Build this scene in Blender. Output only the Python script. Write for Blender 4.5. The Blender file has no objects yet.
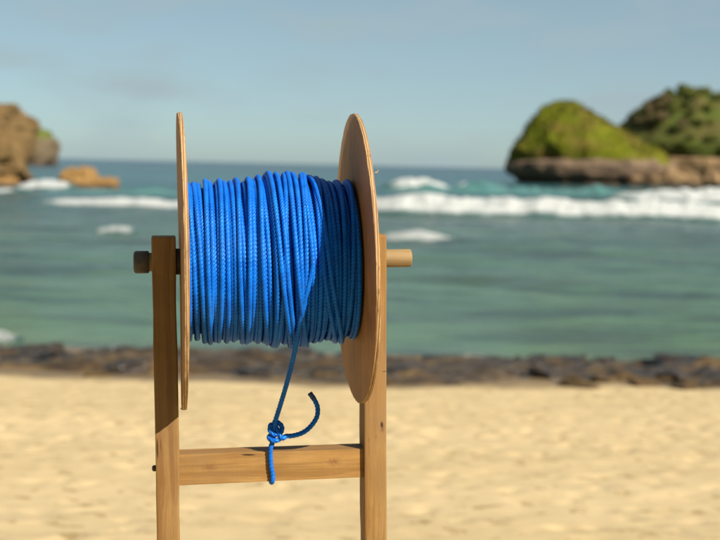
import bpy, bmesh, math, random
import numpy as np
from mathutils import Matrix, Vector

R = math.radians
rng = np.random.default_rng(11)
random.seed(11)
scene = bpy.context.scene
C = scene.collection

# ------------------------------------------------------------------ camera
F = 1300.0                                   # focal length in photo pixels (720 wide)
CAM = Vector((0, 0, 2.8))                    # sea level is z = 0
PITCH, ROLL = R(4.62), R(1.3)
cam_d = bpy.data.cameras.new('camera'); cam = bpy.data.objects.new('camera', cam_d); C.objects.link(cam)
cam_rot = Matrix.Rotation(math.pi / 2 - PITCH, 4, 'X') @ Matrix.Rotation(ROLL, 4, 'Z')
cam.matrix_world = Matrix.Translation(CAM) @ cam_rot
cam_d.sensor_width = 36; cam_d.lens = 36 * F / 720
cam_d.clip_start = 0.05; cam_d.clip_end = 40000
cam_d.dof.use_dof = True; cam_d.dof.focus_distance = 1.74; cam_d.dof.aperture_fstop = 5.6
cam_d.dof.aperture_blades = 0
scene.camera = cam

# ------------------------------------------------------------------ sky and sun
SUN = Vector((1.033, -0.958, 1.02)).normalized()          # direction towards the sun
world = bpy.data.worlds.new('World'); scene.world = world; world.use_nodes = True
wn = world.node_tree.nodes; wl = world.node_tree.links
for n in list(wn): wn.remove(n)
w_out = wn.new('ShaderNodeOutputWorld'); w_bg = wn.new('ShaderNodeBackground')
sky = wn.new('ShaderNodeTexSky'); sky.sky_type = 'NISHITA'; sky.sun_disc = False
sky.sun_elevation = math.asin(SUN.z); sky.sun_rotation = math.atan2(SUN.x, SUN.y)
sky.air_density = 0.5; sky.dust_density = 0.7; sky.ozone_density = 4.0; sky.altitude = 0
w_tint = wn.new('ShaderNodeMix'); w_tint.data_type = 'RGBA'; w_tint.blend_type = 'MULTIPLY'
w_tint.inputs[0].default_value = 1.0; w_tint.inputs[7].default_value = (1.62, 1.54, 1.13, 1)
w_tc = wn.new('ShaderNodeTexCoord'); w_map = wn.new('ShaderNodeMapping'); w_map.inputs['Scale'].default_value = (5, 5, 16)
w_no = wn.new('ShaderNodeTexNoise'); w_no.inputs['Scale'].default_value = 1.6; w_no.inputs['Detail'].default_value = 5
w_rp = wn.new('ShaderNodeMapRange'); w_rp.inputs[1].default_value = 0.48; w_rp.inputs[2].default_value = 0.72
w_rp.inputs[3].default_value = 0.45; w_rp.inputs[4].default_value = 0.90      # a thin veil of high cloud, denser in wisps
w_mix = wn.new('ShaderNodeMix'); w_mix.data_type = 'RGBA'; w_mix.inputs[7].default_value = (4.1, 5.2, 5.55, 1)
wl.new(w_tc.outputs['Generated'], w_map.inputs[0]); wl.new(w_map.outputs[0], w_no.inputs['Vector'])
wl.new(w_no.outputs[0], w_rp.inputs[0]); wl.new(w_rp.outputs[0], w_mix.inputs[0])
wl.new(sky.outputs[0], w_tint.inputs[6]); wl.new(w_tint.outputs[2], w_mix.inputs[6])
wl.new(w_mix.outputs[2], w_bg.inputs['Color']); wl.new(w_bg.outputs[0], w_out.inputs[0])
w_bg.inputs['Strength'].default_value = 0.05

sun_d = bpy.data.lights.new('sun', 'SUN'); sun = bpy.data.objects.new('sun', sun_d); C.objects.link(sun)
sun_d.energy = 5.0; sun_d.angle = R(0.53); sun_d.color = (1.0, 0.90, 0.76)
sun.rotation_euler = SUN.to_track_quat('Z', 'Y').to_euler(); sun.location = (20, -20, 30)
scene.view_settings.view_transform = 'Standard'; scene.view_settings.look = 'None'
scene.view_settings.exposure = 0.9; scene.view_settings.gamma = 1.0

# ------------------------------------------------------------------ helpers
def ray(px, py):                              # photo pixel -> world direction with forward depth 1
    return cam_rot.to_3x3() @ Vector(((px - 360) / F, -(py - 270) / F, -1.0))
def at_depth(px, py, d): return CAM + ray(px, py) * d
def on_z(px, py, z):
    r = ray(px, py); return CAM + r * ((z - CAM.z) / r.z)

def tag(o, label=None, cat=None, group=None, kind=None):
    if label: o['label'] = label
    if cat: o['category'] = cat
    if group: o['group'] = group
    if kind: o['kind'] = kind
    return o
def empty(name, mw=None):
    o = bpy.data.objects.new(name, None); C.objects.link(o); o.empty_display_size = 0.1
    if mw is not None: o.matrix_world = mw
    return o
def link(name, me, mat=None, parent=None, loc=None):
    o = bpy.data.objects.new(name, me); C.objects.link(o)
    if mat is not None and not me.materials: me.materials.append(mat)
    if parent is not None: o.parent = parent
    if loc is not None: o.location = loc
    return o
def mesh(name, v, f, smooth=True):
    me = bpy.data.meshes.new(name)
    v = np.asarray(v, dtype=np.float32)
    if isinstance(f, np.ndarray) and f.ndim == 2:
        k = f.shape[1]
        me.vertices.add(len(v)); me.vertices.foreach_set('co', v.ravel())
        me.loops.add(f.size); me.loops.foreach_set('vertex_index', f.ravel().astype(np.int32))
        me.polygons.add(len(f))
        me.polygons.foreach_set('loop_start', np.arange(0, f.size, k, dtype=np.int32))
        me.polygons.foreach_set('loop_total', np.full(len(f), k, dtype=np.int32))
        me.update(calc_edges=True)
    else:
        me.from_pydata([tuple(map(float, a)) for a in v], [], f)
    me.validate()
    if smooth: me.polygons.foreach_set('use_smooth', np.ones(len(me.polygons), dtype=bool))
    me.update()
    return me
def grid_faces(nr, nc, wrap=False):           # rows x cols
    i = np.arange(nr - 1)[:, None]; j = np.arange(nc if wrap else nc - 1)[None, :]
    j2 = (j + 1) % nc
    return np.stack([i * nc + j, i * nc + j2, (i + 1) * nc + j2, (i + 1) * nc + j], -1).reshape(-1, 4)
def add_uv(me, uv):
    lay = me.uv_layers.new(name='UVMap')
    idx = np.empty(len(me.loops), dtype=np.int32); me.loops.foreach_get('vertex_index', idx)
    lay.data.foreach_set('uv', np.asarray(uv, dtype=np.float32)[idx].ravel())

def _hash(i, j, k, s):
    h = (i * 374761393 + j * 668265263 + k * 2147483647 + s * 974634541) & 0xFFFFFFFF
    h = ((h ^ (h >> 13)) * 1274126177) & 0xFFFFFFFF
    return ((h ^ (h >> 16)) & 0xFFFF) / 65535.0
def vnoise(p, s=0):                           # smooth value noise in -1..1
    p = np.asarray(p, dtype=np.float64); q = np.floor(p).astype(np.int64); f = p - q; f = f * f * (3 - 2 * f)
    out = 0
    for a in (0, 1):
        for b in (0, 1):
            for c in (0, 1):
                w = (f[..., 0] if a else 1 - f[..., 0]) * (f[..., 1] if b else 1 - f[..., 1]) * (f[..., 2] if c else 1 - f[..., 2])
                out = out + w * _hash(q[..., 0] + a, q[..., 1] + b, q[..., 2] + c, s)
    return out * 2 - 1
def fbm(p, o=4, s=0):
    p = np.asarray(p, dtype=np.float64); out = 0; amp = 1.0
    for i in range(o):
        out = out + amp * vnoise(p * 2.03 ** i + 7.1 * i, s + i); amp *= 0.5
    return out
def P3(x, y, z=0.0):
    x, y = np.broadcast_arrays(x, y); return np.stack([x, y, np.broadcast_to(z, x.shape)], -1)

# ------------------------------------------------------------------ materials
class NT:
    def __init__(s, name):
        s.m = bpy.data.materials.new(name); s.m.use_nodes = True; s.t = s.m.node_tree
        s.b = s.t.nodes['Principled BSDF']; s.out = s.t.nodes['Material Output']
        s.tc = s.t.nodes.new('ShaderNodeTexCoord')
    def n(s, kind, **kw):
        nd = s.t.nodes.new('ShaderNode' + kind)
        for k, v in kw.items(): setattr(nd, k, v)
        return nd
    def put(s, sock, v):
        if isinstance(v, bpy.types.NodeSocket): s.t.links.new(v, sock)
        else: sock.default_value = v
    def coord(s, scale=(1, 1, 1), loc=(0, 0, 0), src='Object', rot=(0, 0, 0)):
        m = s.n('Mapping'); m.inputs['Scale'].default_value = scale; m.inputs['Location'].default_value = loc
        m.inputs['Rotation'].default_value = rot
        s.t.links.new(s.tc.outputs[src], m.inputs[0]); return m.outputs[0]
    def pos(s, scale=(1, 1, 1), loc=(0, 0, 0)):
        g = s.n('NewGeometry'); m = s.n('Mapping'); m.inputs['Scale'].default_value = scale; m.inputs['Location'].default_value = loc
        s.t.links.new(g.outputs['Position'], m.inputs[0]); return m.outputs[0]
    def noise(s, vec, scale=1, detail=4, rough=0.55, dist=0.0):
        t = s.n('TexNoise'); s.put(t.inputs['Vector'], vec); t.inputs['Scale'].default_value = scale
        t.inputs['Detail'].default_value = detail; t.inputs['Roughness'].default_value = rough
        t.inputs['Distortion'].default_value = dist; return t.outputs[0]
    def math(s, op, a, b=0.0, clamp=False):
        m = s.n('Math', operation=op, use_clamp=clamp); s.put(m.inputs[0], a); s.put(m.inputs[1], b); return m.outputs[0]
    def rng(s, v, a, b, c=0.0, d=1.0, smooth=False):
        m = s.n('MapRange'); 
        if smooth: m.interpolation_type = 'SMOOTHSTEP'
        s.put(m.inputs[0], v)
        for i, x in zip((1, 2, 3, 4), (a, b, c, d)): m.inputs[i].default_value = x
        return m.outputs[0]
    def mix(s, f, a, b, blend='MIX'):
        m = s.n('Mix', data_type='RGBA', blend_type=blend); s.put(m.inputs[0], f)
        for k, v in ((6, a), (7, b)):
            s.put(m.inputs[k], (*v, 1) if isinstance(v, tuple) and len(v) == 3 else v)
        return m.outputs[2]
    def ramp(s, f, stops):
        r = s.n('ValToRGB'); s.put(r.inputs[0], f); e = r.color_ramp.elements
        while len(e) < len(stops): e.new(0.5)
        for i, (p, c) in enumerate(stops): e[i].position = p; e[i].color = (*c, 1)
        return r.outputs[0]
    def bump(s, h, strength=0.3, dist=0.01):
        b = s.n('Bump'); b.inputs['Strength'].default_value = strength; b.inputs['Distance'].default_value = dist
        s.put(b.inputs['Height'], h); s.t.links.new(b.outputs[0], s.b.inputs['Normal']); return b
    def set(s, color=None, rough=None, spec=None, **kw):
        if color is not None: s.put(s.b.inputs['Base Color'], (*color, 1) if isinstance(color, tuple) and len(color) == 3 else color)
        if rough is not None: s.put(s.b.inputs['Roughness'], rough)
        if spec is not None: s.put(s.b.inputs['Specular IOR Level'], spec)
        for k, v in kw.items(): s.put(s.b.inputs[k.replace('_', ' ')], v)
        return s.m
    def sep(s, vec, ch):
        x = s.n('SeparateXYZ'); s.put(x.inputs[0], vec); return x.outputs[ch]
    def dist(s, vec, c, scale=(1, 1, 1)):     # scaled distance from a point
        m = s.n('VectorMath', operation='SUBTRACT'); s.put(m.inputs[0], vec); m.inputs[1].default_value = c
        k = s.n('VectorMath', operation='MULTIPLY'); s.t.links.new(m.outputs[0], k.inputs[0]); k.inputs[1].default_value = scale
        l = s.n('VectorMath', operation='LENGTH'); s.t.links.new(k.outputs[0], l.inputs[0]); return l.outputs['Value']

def wood(name, axis, light, dark, knots=(), cracks=(), stain=None):
    """sawn timber with grain along an axis ('x' or 'z'); knots are (centre, radius), cracks (centre, half sizes)"""
    s = NT(name)
    along, across = 2.6, 95.0
    sc = (along, across, across) if axis == 'x' else (across, across, along)
    o = s.coord()
    warp = s.noise(s.coord((4, 4, 4)), 1.0, 2)
    w = s.n('VectorMath', operation='SCALE'); s.t.links.new(s.coord((1, 1, 1)), w.inputs[0]); w.inputs['Scale'].default_value = 1
    a = s.n('VectorMath', operation='ADD'); s.t.links.new(s.tc.outputs['Object'], a.inputs[0])
    wm = s.n('VectorMath', operation='SCALE'); s.put(wm.inputs[0], s.n('Combine' + 'XYZ').outputs[0]); 
    cx = s.n('CombineXYZ'); sh = s.math('MULTIPLY', s.math('SUBTRACT', warp, 0.5), 0.022)
    for k in range(3): s.put(cx.inputs[k], sh)
    s.t.links.new(cx.outputs[0], a.inputs[1])
    mp = s.n('Mapping'); mp.inputs['Scale'].default_value = sc; s.t.links.new(a.outputs[0], mp.inputs[0])
    g1 = s.noise(mp.outputs[0], 1.0, 5, 0.6, 0.6)
    mp2 = s.n('Mapping'); mp2.inputs['Scale'].default_value = tuple(x * 5 for x in sc); s.t.links.new(a.outputs[0], mp2.inputs[0])
    g2 = s.noise(mp2.outputs[0], 1.0, 3, 0.6)
    blot = s.noise(s.coord((14, 14, 14)), 1.0, 4, 0.6)
    f = s.math('ADD', s.math('MULTIPLY', g1, 0.75), s.math('MULTIPLY', g2, 0.25))
    col = s.mix(s.rng(f, 0.38, 0.62, 0, 1, True), dark, light)
    col = s.mix(s.rng(blot, 0.35, 0.7, 0.0, 0.55), col, tuple(x * y for x, y in zip(dark, (0.92, 0.80, 0.66))))
    grey = s.noise(s.coord((9, 9, 3) if axis == 'z' else (3, 9, 9), (3, 7, 1)), 1, 5, 0.65)
    col = s.mix(s.rng(grey, 0.48, 0.72, 0, 0.5), col, (0.17, 0.115, 0.06))
    h = f
    for c, r, st in knots:
        sx = (0.55, 1, 1) if axis == 'x' else (1, 1, 0.55)
        d = s.dist(a.outputs[0], c, sx)
        ring = s.math('ADD', s.math('MULTIPLY', s.noise(s.coord((230, 230, 230)), 1, 3), r * 1.6), d)
        k = s.rng(ring, r * 0.6, r * 2.3, st, 0.0, True)
        col = s.mix(k, col, (0.13, 0.055, 0.02))
    for c, hs, st in cracks:
        d = s.dist(a.outputs[0], c, tuple(1 / x for x in hs))
        k = s.rng(s.math('ADD', d, s.math('MULTIPLY', g2, 0.5)), 0.7, 1.3, st, 0.0, True)
        col = s.mix(k, col, (0.03, 0.015, 0.008))
        h = s.math('SUBTRACT', h, k)
    s.bump(h, 0.35, 0.0015)
    return s.set(col, s.rng(g1, 0.2, 0.8, 0.55, 0.8), 0.25)

def simple(name, c1, c2, scale=20, rough=0.7, bump=0.2, bd=0.01, spec=0.3):
    s = NT(name); n1 = s.noise(s.coord((scale,) * 3), 1, 5)
    s.bump(n1, bump, bd); return s.set(s.mix(s.rng(n1, 0.3, 0.7), c1, c2), rough, spec)

# ---- rope
s = NT('blue_rope')
n1 = s.noise(s.coord((60, 60, 60)), 1, 3); n2 = s.noise(s.coord((900, 900, 900)), 1, 2)
s.bump(n2, 0.25, 0.0004)
n3 = s.noise(s.coord((9, 25, 25)), 1, 4, 0.6)
rc = s.mix(s.rng(n1, 0.3, 0.7), (0.002, 0.076, 0.40), (0.004, 0.124, 0.56))
M_rope = s.set(s.mix(s.rng(n3, 0.5, 0.75, 0, 0.22), rc, (0.04, 0.17, 0.50)), s.rng(n2, 0.3, 0.7, 0.36, 0.48), 0.38, Specular_Tint=(0.30, 0.75, 1.0, 1))
s = NT('burnt_rope_end')
n1 = s.noise(s.coord((300, 300, 300)), 1, 3)
M_burnt = s.set(s.mix(n1, (0.006, 0.006, 0.008), (0.03, 0.02, 0.016)), 0.5, 0.4)

# ---- plywood flange: plies in the rim, warm veneer on the faces (object x is the axle)
def plywood(name, seed, patch=None):
    s = NT(name)
    o = s.coord(loc=(seed, 0, 0))
    g1 = s.noise(s.coord((20, 90, 6), (seed, seed, 0), rot=(R(12), 0, 0)), 1, 5, 0.6, 0.4)
    blot = s.noise(s.coord((12, 12, 12), (seed, 0, 0)), 1, 4, 0.6)
    face = s.mix(s.rng(g1, 0.3, 0.7), (0.28, 0.135, 0.038), (0.38, 0.19, 0.058))
    face = s.mix(s.rng(blot, 0.42, 0.68, 0, 0.75), face, (0.19, 0.09, 0.034))
    if patch:                                  # a paler strip of face colour along one side of the edge
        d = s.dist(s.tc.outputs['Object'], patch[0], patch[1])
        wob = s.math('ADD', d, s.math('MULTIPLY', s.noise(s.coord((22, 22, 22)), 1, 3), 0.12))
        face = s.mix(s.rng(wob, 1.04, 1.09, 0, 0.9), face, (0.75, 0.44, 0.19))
    x = s.sep(s.tc.outputs['Object'], 0)
    ply = s.n('TexWave', wave_type='BANDS', bands_direction='X'); s.put(ply.inputs['Vector'], s.coord((1, 0.02, 0.02), (seed, 0, 0)))
    ply.inputs['Scale'].default_value = 95; ply.inputs['Distortion'].default_value = 1.2; ply.inputs['Detail'].default_value = 3
    chips = s.noise(s.coord((400, 60, 60), (seed, 0, 0)), 1, 4, 0.7)
    rim = s.mix(s.rng(ply.outputs[0], 0.25, 0.75), (0.20, 0.105, 0.04), (0.40, 0.27, 0.135))
    rim = s.mix(s.rng(chips, 0.58, 0.68, 0, 0.85), rim, (0.09, 0.04, 0.018))
    nrm = s.n('NewGeometry')
    vt = s.n('VectorTransform', vector_type='NORMAL', convert_from='WORLD', convert_to='OBJECT'); s.t.links.new(nrm.outputs['True Normal'], vt.inputs[0])
    isface = s.rng(s.math('ABSOLUTE', s.sep(vt.outputs[0], 0)), 0.6, 0.8)
    s.bump(s.math('ADD', g1, s.math('MULTIPLY', chips, 0.6)), 0.4, 0.0015)
    return s.set(s.mix(isface, rim, face), 0.62, 0.3)

# ---- sand
s = NT('dry_sand')
p = s.pos()
big = s.noise(s.pos((0.35, 0.8, 0.6)), 1, 4); mid = s.noise(s.pos((2.2, 4.5, 3)), 1, 5, 0.6); fine = s.noise(s.pos((60, 60, 60)), 1, 4, 0.7)
col = s.mix(s.rng(big, 0.3, 0.7), (0.425, 0.325, 0.170), (0.47, 0.365, 0.205))
col = s.mix(s.rng(mid, 0.55, 0.75, 0, 0.45), col, (0.30, 0.195, 0.075))
col = s.mix(s.rng(fine, 0.35, 0.65, 0.0, 0.35), col, (0.49, 0.39, 0.23))
fl = s.noise(s.pos((8, 9, 8)), 1, 3, 0.6); col = s.mix(s.rng(fl, 0.58, 0.68, 0, 0.75, True), col, (0.23, 0.155, 0.06))
ysep = s.sep(p, 1)
wob = s.math('ADD', ysep, s.math('MULTIPLY', s.math('SUBTRACT', s.noise(s.pos((0.5, 0.5, 0.5)), 1, 4), 0.5), 3.0))
wet = s.rng(wob, 12.0, 12.9, 0, 1, True)
col = s.mix(wet, col, (0.15, 0.10, 0.045))
s.bump(s.math('ADD', mid, s.math('MULTIPLY', fine, 0.25)), 0.35, 0.03)
M_sand = s.set(col, s.rng(wet, 0, 1, 0.95, 0.45), 0.25)

# ---- rock
def rockmat(name, a, b, c, scale=1.0, rough=0.85, green=None, low=None, bump=0.6, spec=0.25):
    s = NT(name)
    n1 = s.noise(s.pos((scale, scale, scale * 0.7)), 1, 6, 0.62, 0.3); n2 = s.noise(s.pos((scale * 4, scale * 4, scale * 6)), 1, 5, 0.65)
    col = s.mix(s.rng(n1, 0.35, 0.65), a, b)
    col = s.mix(s.rng(n2, 0.5, 0.72, 0, 0.8), col, c)
    if green:                                  # grass where the rock lies flat and high: (z0, z1, colour, colour)
        g = s.n('NewGeometry'); up = s.sep(g.outputs['Normal'], 2); z = s.sep(s.pos(), 2)
        zz = s.math('ADD', z, s.math('MULTIPLY', s.math('SUBTRACT', n1, 0.5), (green[1] - green[0]) * 2))
        k = s.math('MULTIPLY', s.rng(zz, green[0], green[1]), s.rng(up, -0.1, 0.25))
        col = s.mix(k, col, s.mix(s.rng(n2, 0.35, 0.65), green[2], green[3]))
    if low:                                    # dark wet band by the waterline: (z, colour)
        z = s.sep(s.pos(), 2); zz = s.math('ADD', z, s.math('MULTIPLY', s.math('SUBTRACT', n2, 0.5), low[0] * 1.5))
        col = s.mix(s.rng(zz, low[0] * 0.6, low[0] * 1.2, 1, 0, True), col, low[1])
    s.bump(s.math('ADD', n1, s.math('MULTIPLY', n2, 0.5)), bump, 0.5 / scale)
    return s.set(col, rough, spec)

# ---- sea water: colour follows the depth of water and the reef under it
s = NT('sea_water')
p = s.pos(); y = s.sep(p, 1)
patch = s.noise(s.pos((0.05, 0.14, 0.1)), 1, 5, 0.6, 0.6); patch2 = s.noise(s.pos((0.16, 0.55, 0.3), (9, 3, 0)), 1, 5, 0.6, 0.4)
yy = s.math('ADD', y, s.math('MULTIPLY', s.math('SUBTRACT', patch, 0.5), s.math('MULTIPLY', y, 0.55)))
ly = s.math('LOGARITHM', yy, 10.0)
base = s.ramp(s.rng(ly, 1.2, 3.4), [(0.0, (0.13, 0.14, 0.095)), (0.055, (0.072, 0.140, 0.076)), (0.16, (0.060, 0.120, 0.086)), (0.27, (0.056, 0.098, 0.088)),
                                     (0.36, (0.030, 0.076, 0.082)), (0.47, (0.012, 0.070, 0.080)), (0.66, (0.006, 0.044, 0.062)), (1.0, (0.004, 0.030, 0.050))])
reef = s.math('MULTIPLY', s.rng(patch2, 0.46, 0.62, 0, 0.75, True), s.rng(y, 60, 110, 1.0, 0.15))
base = s.mix(reef, base, (0.022, 0.040, 0.040))
lite = s.math('MULTIPLY', s.rng(patch, 0.52, 0.7, 0, 0.6, True), s.rng(y, 40, 90, 1.0, 0.2))
base = s.mix(lite, base, (0.075, 0.135, 0.072))
mott = s.noise(s.pos((0.45, 1.3, 1), (4, 8, 0)), 1, 5, 0.65)
base = s.mix(s.math('MULTIPLY', s.rng(mott, 0.46, 0.64, 0, 0.4, True), s.rng(y, 25, 70, 1, 0.1)), base, (0.024, 0.05, 0.04))
r1 = s.noise(s.pos((0.9, 2.6, 1)), 1, 5, 0.6); r2 = s.noise(s.pos((5, 9, 1)), 1, 4, 0.6); r3 = s.noise(s.pos((0.12, 0.4, 1)), 1, 5, 0.62)
s.bump(s.math('ADD', s.math('ADD', s.math('MULTIPLY', r1, 0.35), s.math('MULTIPLY', r2, 0.10)), s.math('MULTIPLY', r3, 1.1)), 0.9, 0.6)
M_sea = s.set(base, 0.2, 0.36, IOR=1.33)

# ---- foam: uv.x along the crest, uv.y across it; thins to lace at its edges so the water shows through
def foam(name, lo=0.42, hi=0.66, teal=(0.10, 0.34, 0.30), sx=1.0):
    s = NT(name)
    uv = s.tc.outputs['UV']; v = s.sep(uv, 1); u = s.sep(uv, 0)
    n1 = s.noise(s.pos((0.7 * sx, 1.2 * sx, 1.2 * sx)), 1, 6, 0.65); n2 = s.noise(s.pos((3.5 * sx, 4 * sx, 5 * sx)), 1, 4, 0.6)
    ed = s.math('MULTIPLY', s.rng(v, 0.0, 0.22, 0, 1, True), s.rng(v, 0.80, 1.0, 1, 0, True))
    en = s.math('MULTIPLY', s.rng(u, 0.0, 0.3, 0, 1, True), s.rng(u, 0.7, 1.0, 1, 0, True))
    n3 = s.noise(s.pos((0.35 * sx, 0.9 * sx, 0.9 * sx), (5, 2, 1)), 1, 3, 0.5)
    cov = s.math('ADD', s.math('MULTIPLY', s.math('MULTIPLY', ed, en), 0.5), s.math('ADD', s.math('MULTIPLY', n1, 0.35), s.math('MULTIPLY', n3, 0.3)))
    a = s.rng(cov, lo, hi, 0, 1, True)
    col = s.mix(s.rng(n2, 0.3, 0.6), (0.32, 0.36, 0.375), (0.46, 0.48, 0.475))
    s.bump(s.math('ADD', n1, n2), 0.9, 0.3)
    m = s.set(s.mix(a, (0.035, 0.085, 0.082), col), s.rng(a, 0, 1, 0.2, 0.9), 0.3)
    return m
M_foam = foam('sea_foam'); M_soft = foam('thin_foam', 0.50, 0.88, sx=1.6); M_lace = foam('shore_foam', 0.55, 0.95, sx=2.2)
s = NT('wave_water')
n1 = s.noise(s.pos((0.5, 1.4, 1.4)), 1, 5, 0.6)
s.bump(n1, 0.6, 0.2)
M_wave = s.set(s.mix(s.rng(n1, 0.3, 0.7), (0.040, 0.115, 0.115), (0.075, 0.18, 0.17)), 0.2, 0.5, IOR=1.33)

# ------------------------------------------------------------------ the beach, sea bed and hinterland: one sheet
def beach_z(y):
    return np.interp(y, [-400, -80, -25, -6, 1.85, 5, 13.5, 19.5, 30, 60, 200, 3000], [14, 8, 3.4, 2.05, 1.64, 1.36, 0.60, -0.04, -0.6, -1.8, -6, -30])
def spaced(lo, dlo, dhi, hi, step, ratio=1.25):
    core = list(np.arange(dlo, dhi, step)); up = [dhi]; d = step
    while up[-1] < hi: d *= ratio; up.append(up[-1] + d)
    dn = [dlo]; d = step
    while dn[-1] > lo: d *= ratio; dn.append(dn[-1] - d)
    return np.array(sorted(set(dn[1:])) + core + up)
bx = spaced(-700, -5.0, 5.0, 700, 0.03); by = spaced(-300, 3.6, 14.0, 600, 0.03)
BX, BY = np.meshgrid(bx, by)
und = fbm(P3(BX * 0.5, BY * 0.9), 3, 3) * 0.018 + fbm(P3(BX * 4.5, BY * 4.5), 3, 5) * 0.006
near = np.clip((BX + 9) / 3, 0, 1) * np.clip((9 - BX) / 3, 0, 1) * np.clip((BY + 2) / 3, 0, 1) * np.clip((18 - BY) / 3, 0, 1)
BZ = beach_z(BY) + und * near + fbm(P3(BX * 0.03, BY * 0.03), 3, 8) * np.clip(np.abs(BX) / 80, 0, 1) * 0.4
for k in range(3200):                          # footprints and scuffs trodden into the loose sand
    fx, fy = rng.uniform(-5, 5), rng.uniform(3.6, 13.2)
    if rng.random() < 0.25: fy = rng.uniform(7.5, 9.5)
    a = rng.uniform(0, math.pi); la, lb = rng.uniform(0.035, 0.10), rng.uniform(0.022, 0.045); dp = rng.uniform(0.003, 0.016)
    i0, i1 = np.searchsorted(by, [fy - 0.5, fy + 0.5]); j0, j1 = np.searchsorted(bx, [fx - 0.5, fx + 0.5])
    X = BX[i0:i1, j0:j1] - fx; Y = BY[i0:i1, j0:j1] - fy
    q = ((X * math.cos(a) + Y * math.sin(a)) / la) ** 2 + ((-X * math.sin(a) + Y * math.cos(a)) / lb) ** 2
    BZ[i0:i1, j0:j1] += dp * (-np.exp(-q) + 0.08 * np.exp(-(np.sqrt(q) - 1.6) ** 2 * 3))
me = mesh('beach', np.stack([BX, BY, BZ], -1).reshape(-1, 3), grid_faces(len(by), len(bx)))
tag(link('beach', me, M_sand), kind='structure')

# unseen wooded slope added behind the camera to cut sky fill light
hx = np.linspace(-160, 160, 220); hy = np.linspace(-110, -5, 120); HX, HY = np.meshgrid(hx, hy)
HZ = np.interp(HY, [-110, -45, -16, -9, -6, -5], [52, 27, 11.5, 5.0, 2.4, 1.4]) + fbm(P3(HX * 0.12, HY * 0.12), 4, 91) * np.clip((-5 - HY) / 5, 0, 1) * 1.6
S_ = NT('sky_block_scrub'); n1 = S_.noise(S_.pos((0.5, 0.5, 0.5)), 1, 6, 0.65); S_.bump(n1, 1.0, 1.0)
tag(link('sky_block_slope', mesh('sky_block_slope', np.stack([HX, HY, HZ], -1).reshape(-1, 3), grid_faces(120, 220)), S_.set(S_.mix(S_.rng(n1, 0.3, 0.7), (0.025, 0.05, 0.012), (0.07, 0.10, 0.025)), 0.9, 0.2)), kind='structure')

# ------------------------------------------------------------------ the sea
sx_ = spaced(-14000, -34, 34, 14000, 0.28, 1.2)
sy_ = [15.0]
while sy_[-1] < 14000: sy_.append(sy_[-1] + max(0.13, sy_[-1] * 0.0065 if sy_[-1] < 160 else (sy_[-1] - 160) * 0.11 + 1.2))
sy_ = np.array(sy_)
SX, SY = np.meshgrid(sx_, sy_)
fade = np.clip((SY - 18) / 14, 0.10, 1) * np.clip((260 - SY) / 120, 0, 1) * np.clip((60 - np.abs(SX)) / 20, 0, 1)
wob = fbm(P3(SX * 0.045, SY * 0.05), 3, 21)
SZ = 0.085 * np.sin((SY + wob * 4.0) * 2 * math.pi / 7.3) * (0.6 + 0.6 * fbm(P3(SX * 0.06, SY * 0.1), 2, 30))
SZ += 0.05 * fbm(P3(SX * 0.35, SY * 1.0), 3, 23) + 0.022 * fbm(P3(SX * 1.4, SY * 2.6), 2, 25)
SZ = SZ * fade
me = mesh('sea', np.stack([SX, SY, SZ], -1).reshape(-1, 3), grid_faces(len(sy_), len(sx_)))
sea = tag(link('sea', me, M_sea), kind='structure')

def wave(name, px0, px1, pyb, hgt, depth, mat, seed, run=2.5, back=3.0, n=None, skew=0.0, env=None, ep=0.35, lf=0.30, la=0.42):
    """a crest parallel to the shore between two photo columns; pyb = photo row of its foot (at its middle), hgt in metres"""
    c = on_z((px0 + px1) / 2, pyb, 0.0)
    a = at_depth(px0, pyb, c.y).x; b = at_depth(px1, pyb, c.y).x
    nu = n or int(max(30, (b - a) / 0.18)); nv = 26
    u = np.linspace(0, 1, nu)[:, None]; v = np.linspace(0, 1, nv)[None, :]
    x = a + (b - a) * u + 0 * v
    lump = 1 + la * fbm(P3(x * lf, v * 0 + seed), 4, seed)
    e = np.clip(np.sin(math.pi * u), 0, 1) ** ep
    if env is not None: e = e * np.interp(u, *env)
    prof = np.where(v < 0.42, (v / 0.42) ** 0.8, np.clip((1 - v) / 0.58, 0, 1) ** 1.5)
    z = hgt * e * lump * prof - 0.10
    y = c.y + (-run * (1 - v / 0.42).clip(0, 1) + back * ((v - 0.42) / 0.58).clip(0, 1)) + 0.9 * fbm(P3(x * 0.12, v * 0 + seed), 3, seed + 3) + skew * (u - 0.5)
    rough = fbm(P3(x * 1.3, y * 1.3, z * 1.3), 4, seed + 5) * 0.12 * hgt * e * np.sin(math.pi * v) ** 0.5
    z = z + rough; y = y - rough * 0.8
    me = mesh(name, np.stack([x, y, z], -1).reshape(-1, 3), grid_faces(nu, nv))
    add_uv(me, np.stack([u + 0 * v, v + 0 * u], -1).reshape(-1, 2))
    return link(name, me, mat, sea)
wave('breaking_wave', 196, 1000, 218.5, 1.22, 0, M_foam, 41, 2.6, 4.0, la=0.16)
wave('breaking_wave', 8, 320, 207.5, 0.60, 0, M_foam, 47, 1.8, 2.6, la=0.22)
wave('breaking_wave', 570, 960, 206, 1.6, 0, M_foam, 53, 3.2, 5.0, la=0.2)
wave('swell', 380, 640, 193.5, 1.15, 0, M_wave, 59, 3.0, 6.0)
wave('breaking_wave', 380, 490, 191.5, 1.25, 0, M_foam, 61, 1.8, 3.0)
wave('swell', 40, 300, 195, 0.65, 0, M_wave, 67, 2.5, 4.0)
wave('breaking_wave', 360, 470, 240, 0.36, 0, M_soft, 71, 1.2, 1.6, ep=0.8, lf=0.9)
wave('breaking_wave', 92, 146, 230.5, 0.36, 0, M_soft, 73, 1.0, 1.4, ep=0.8, lf=1.1)
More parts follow.
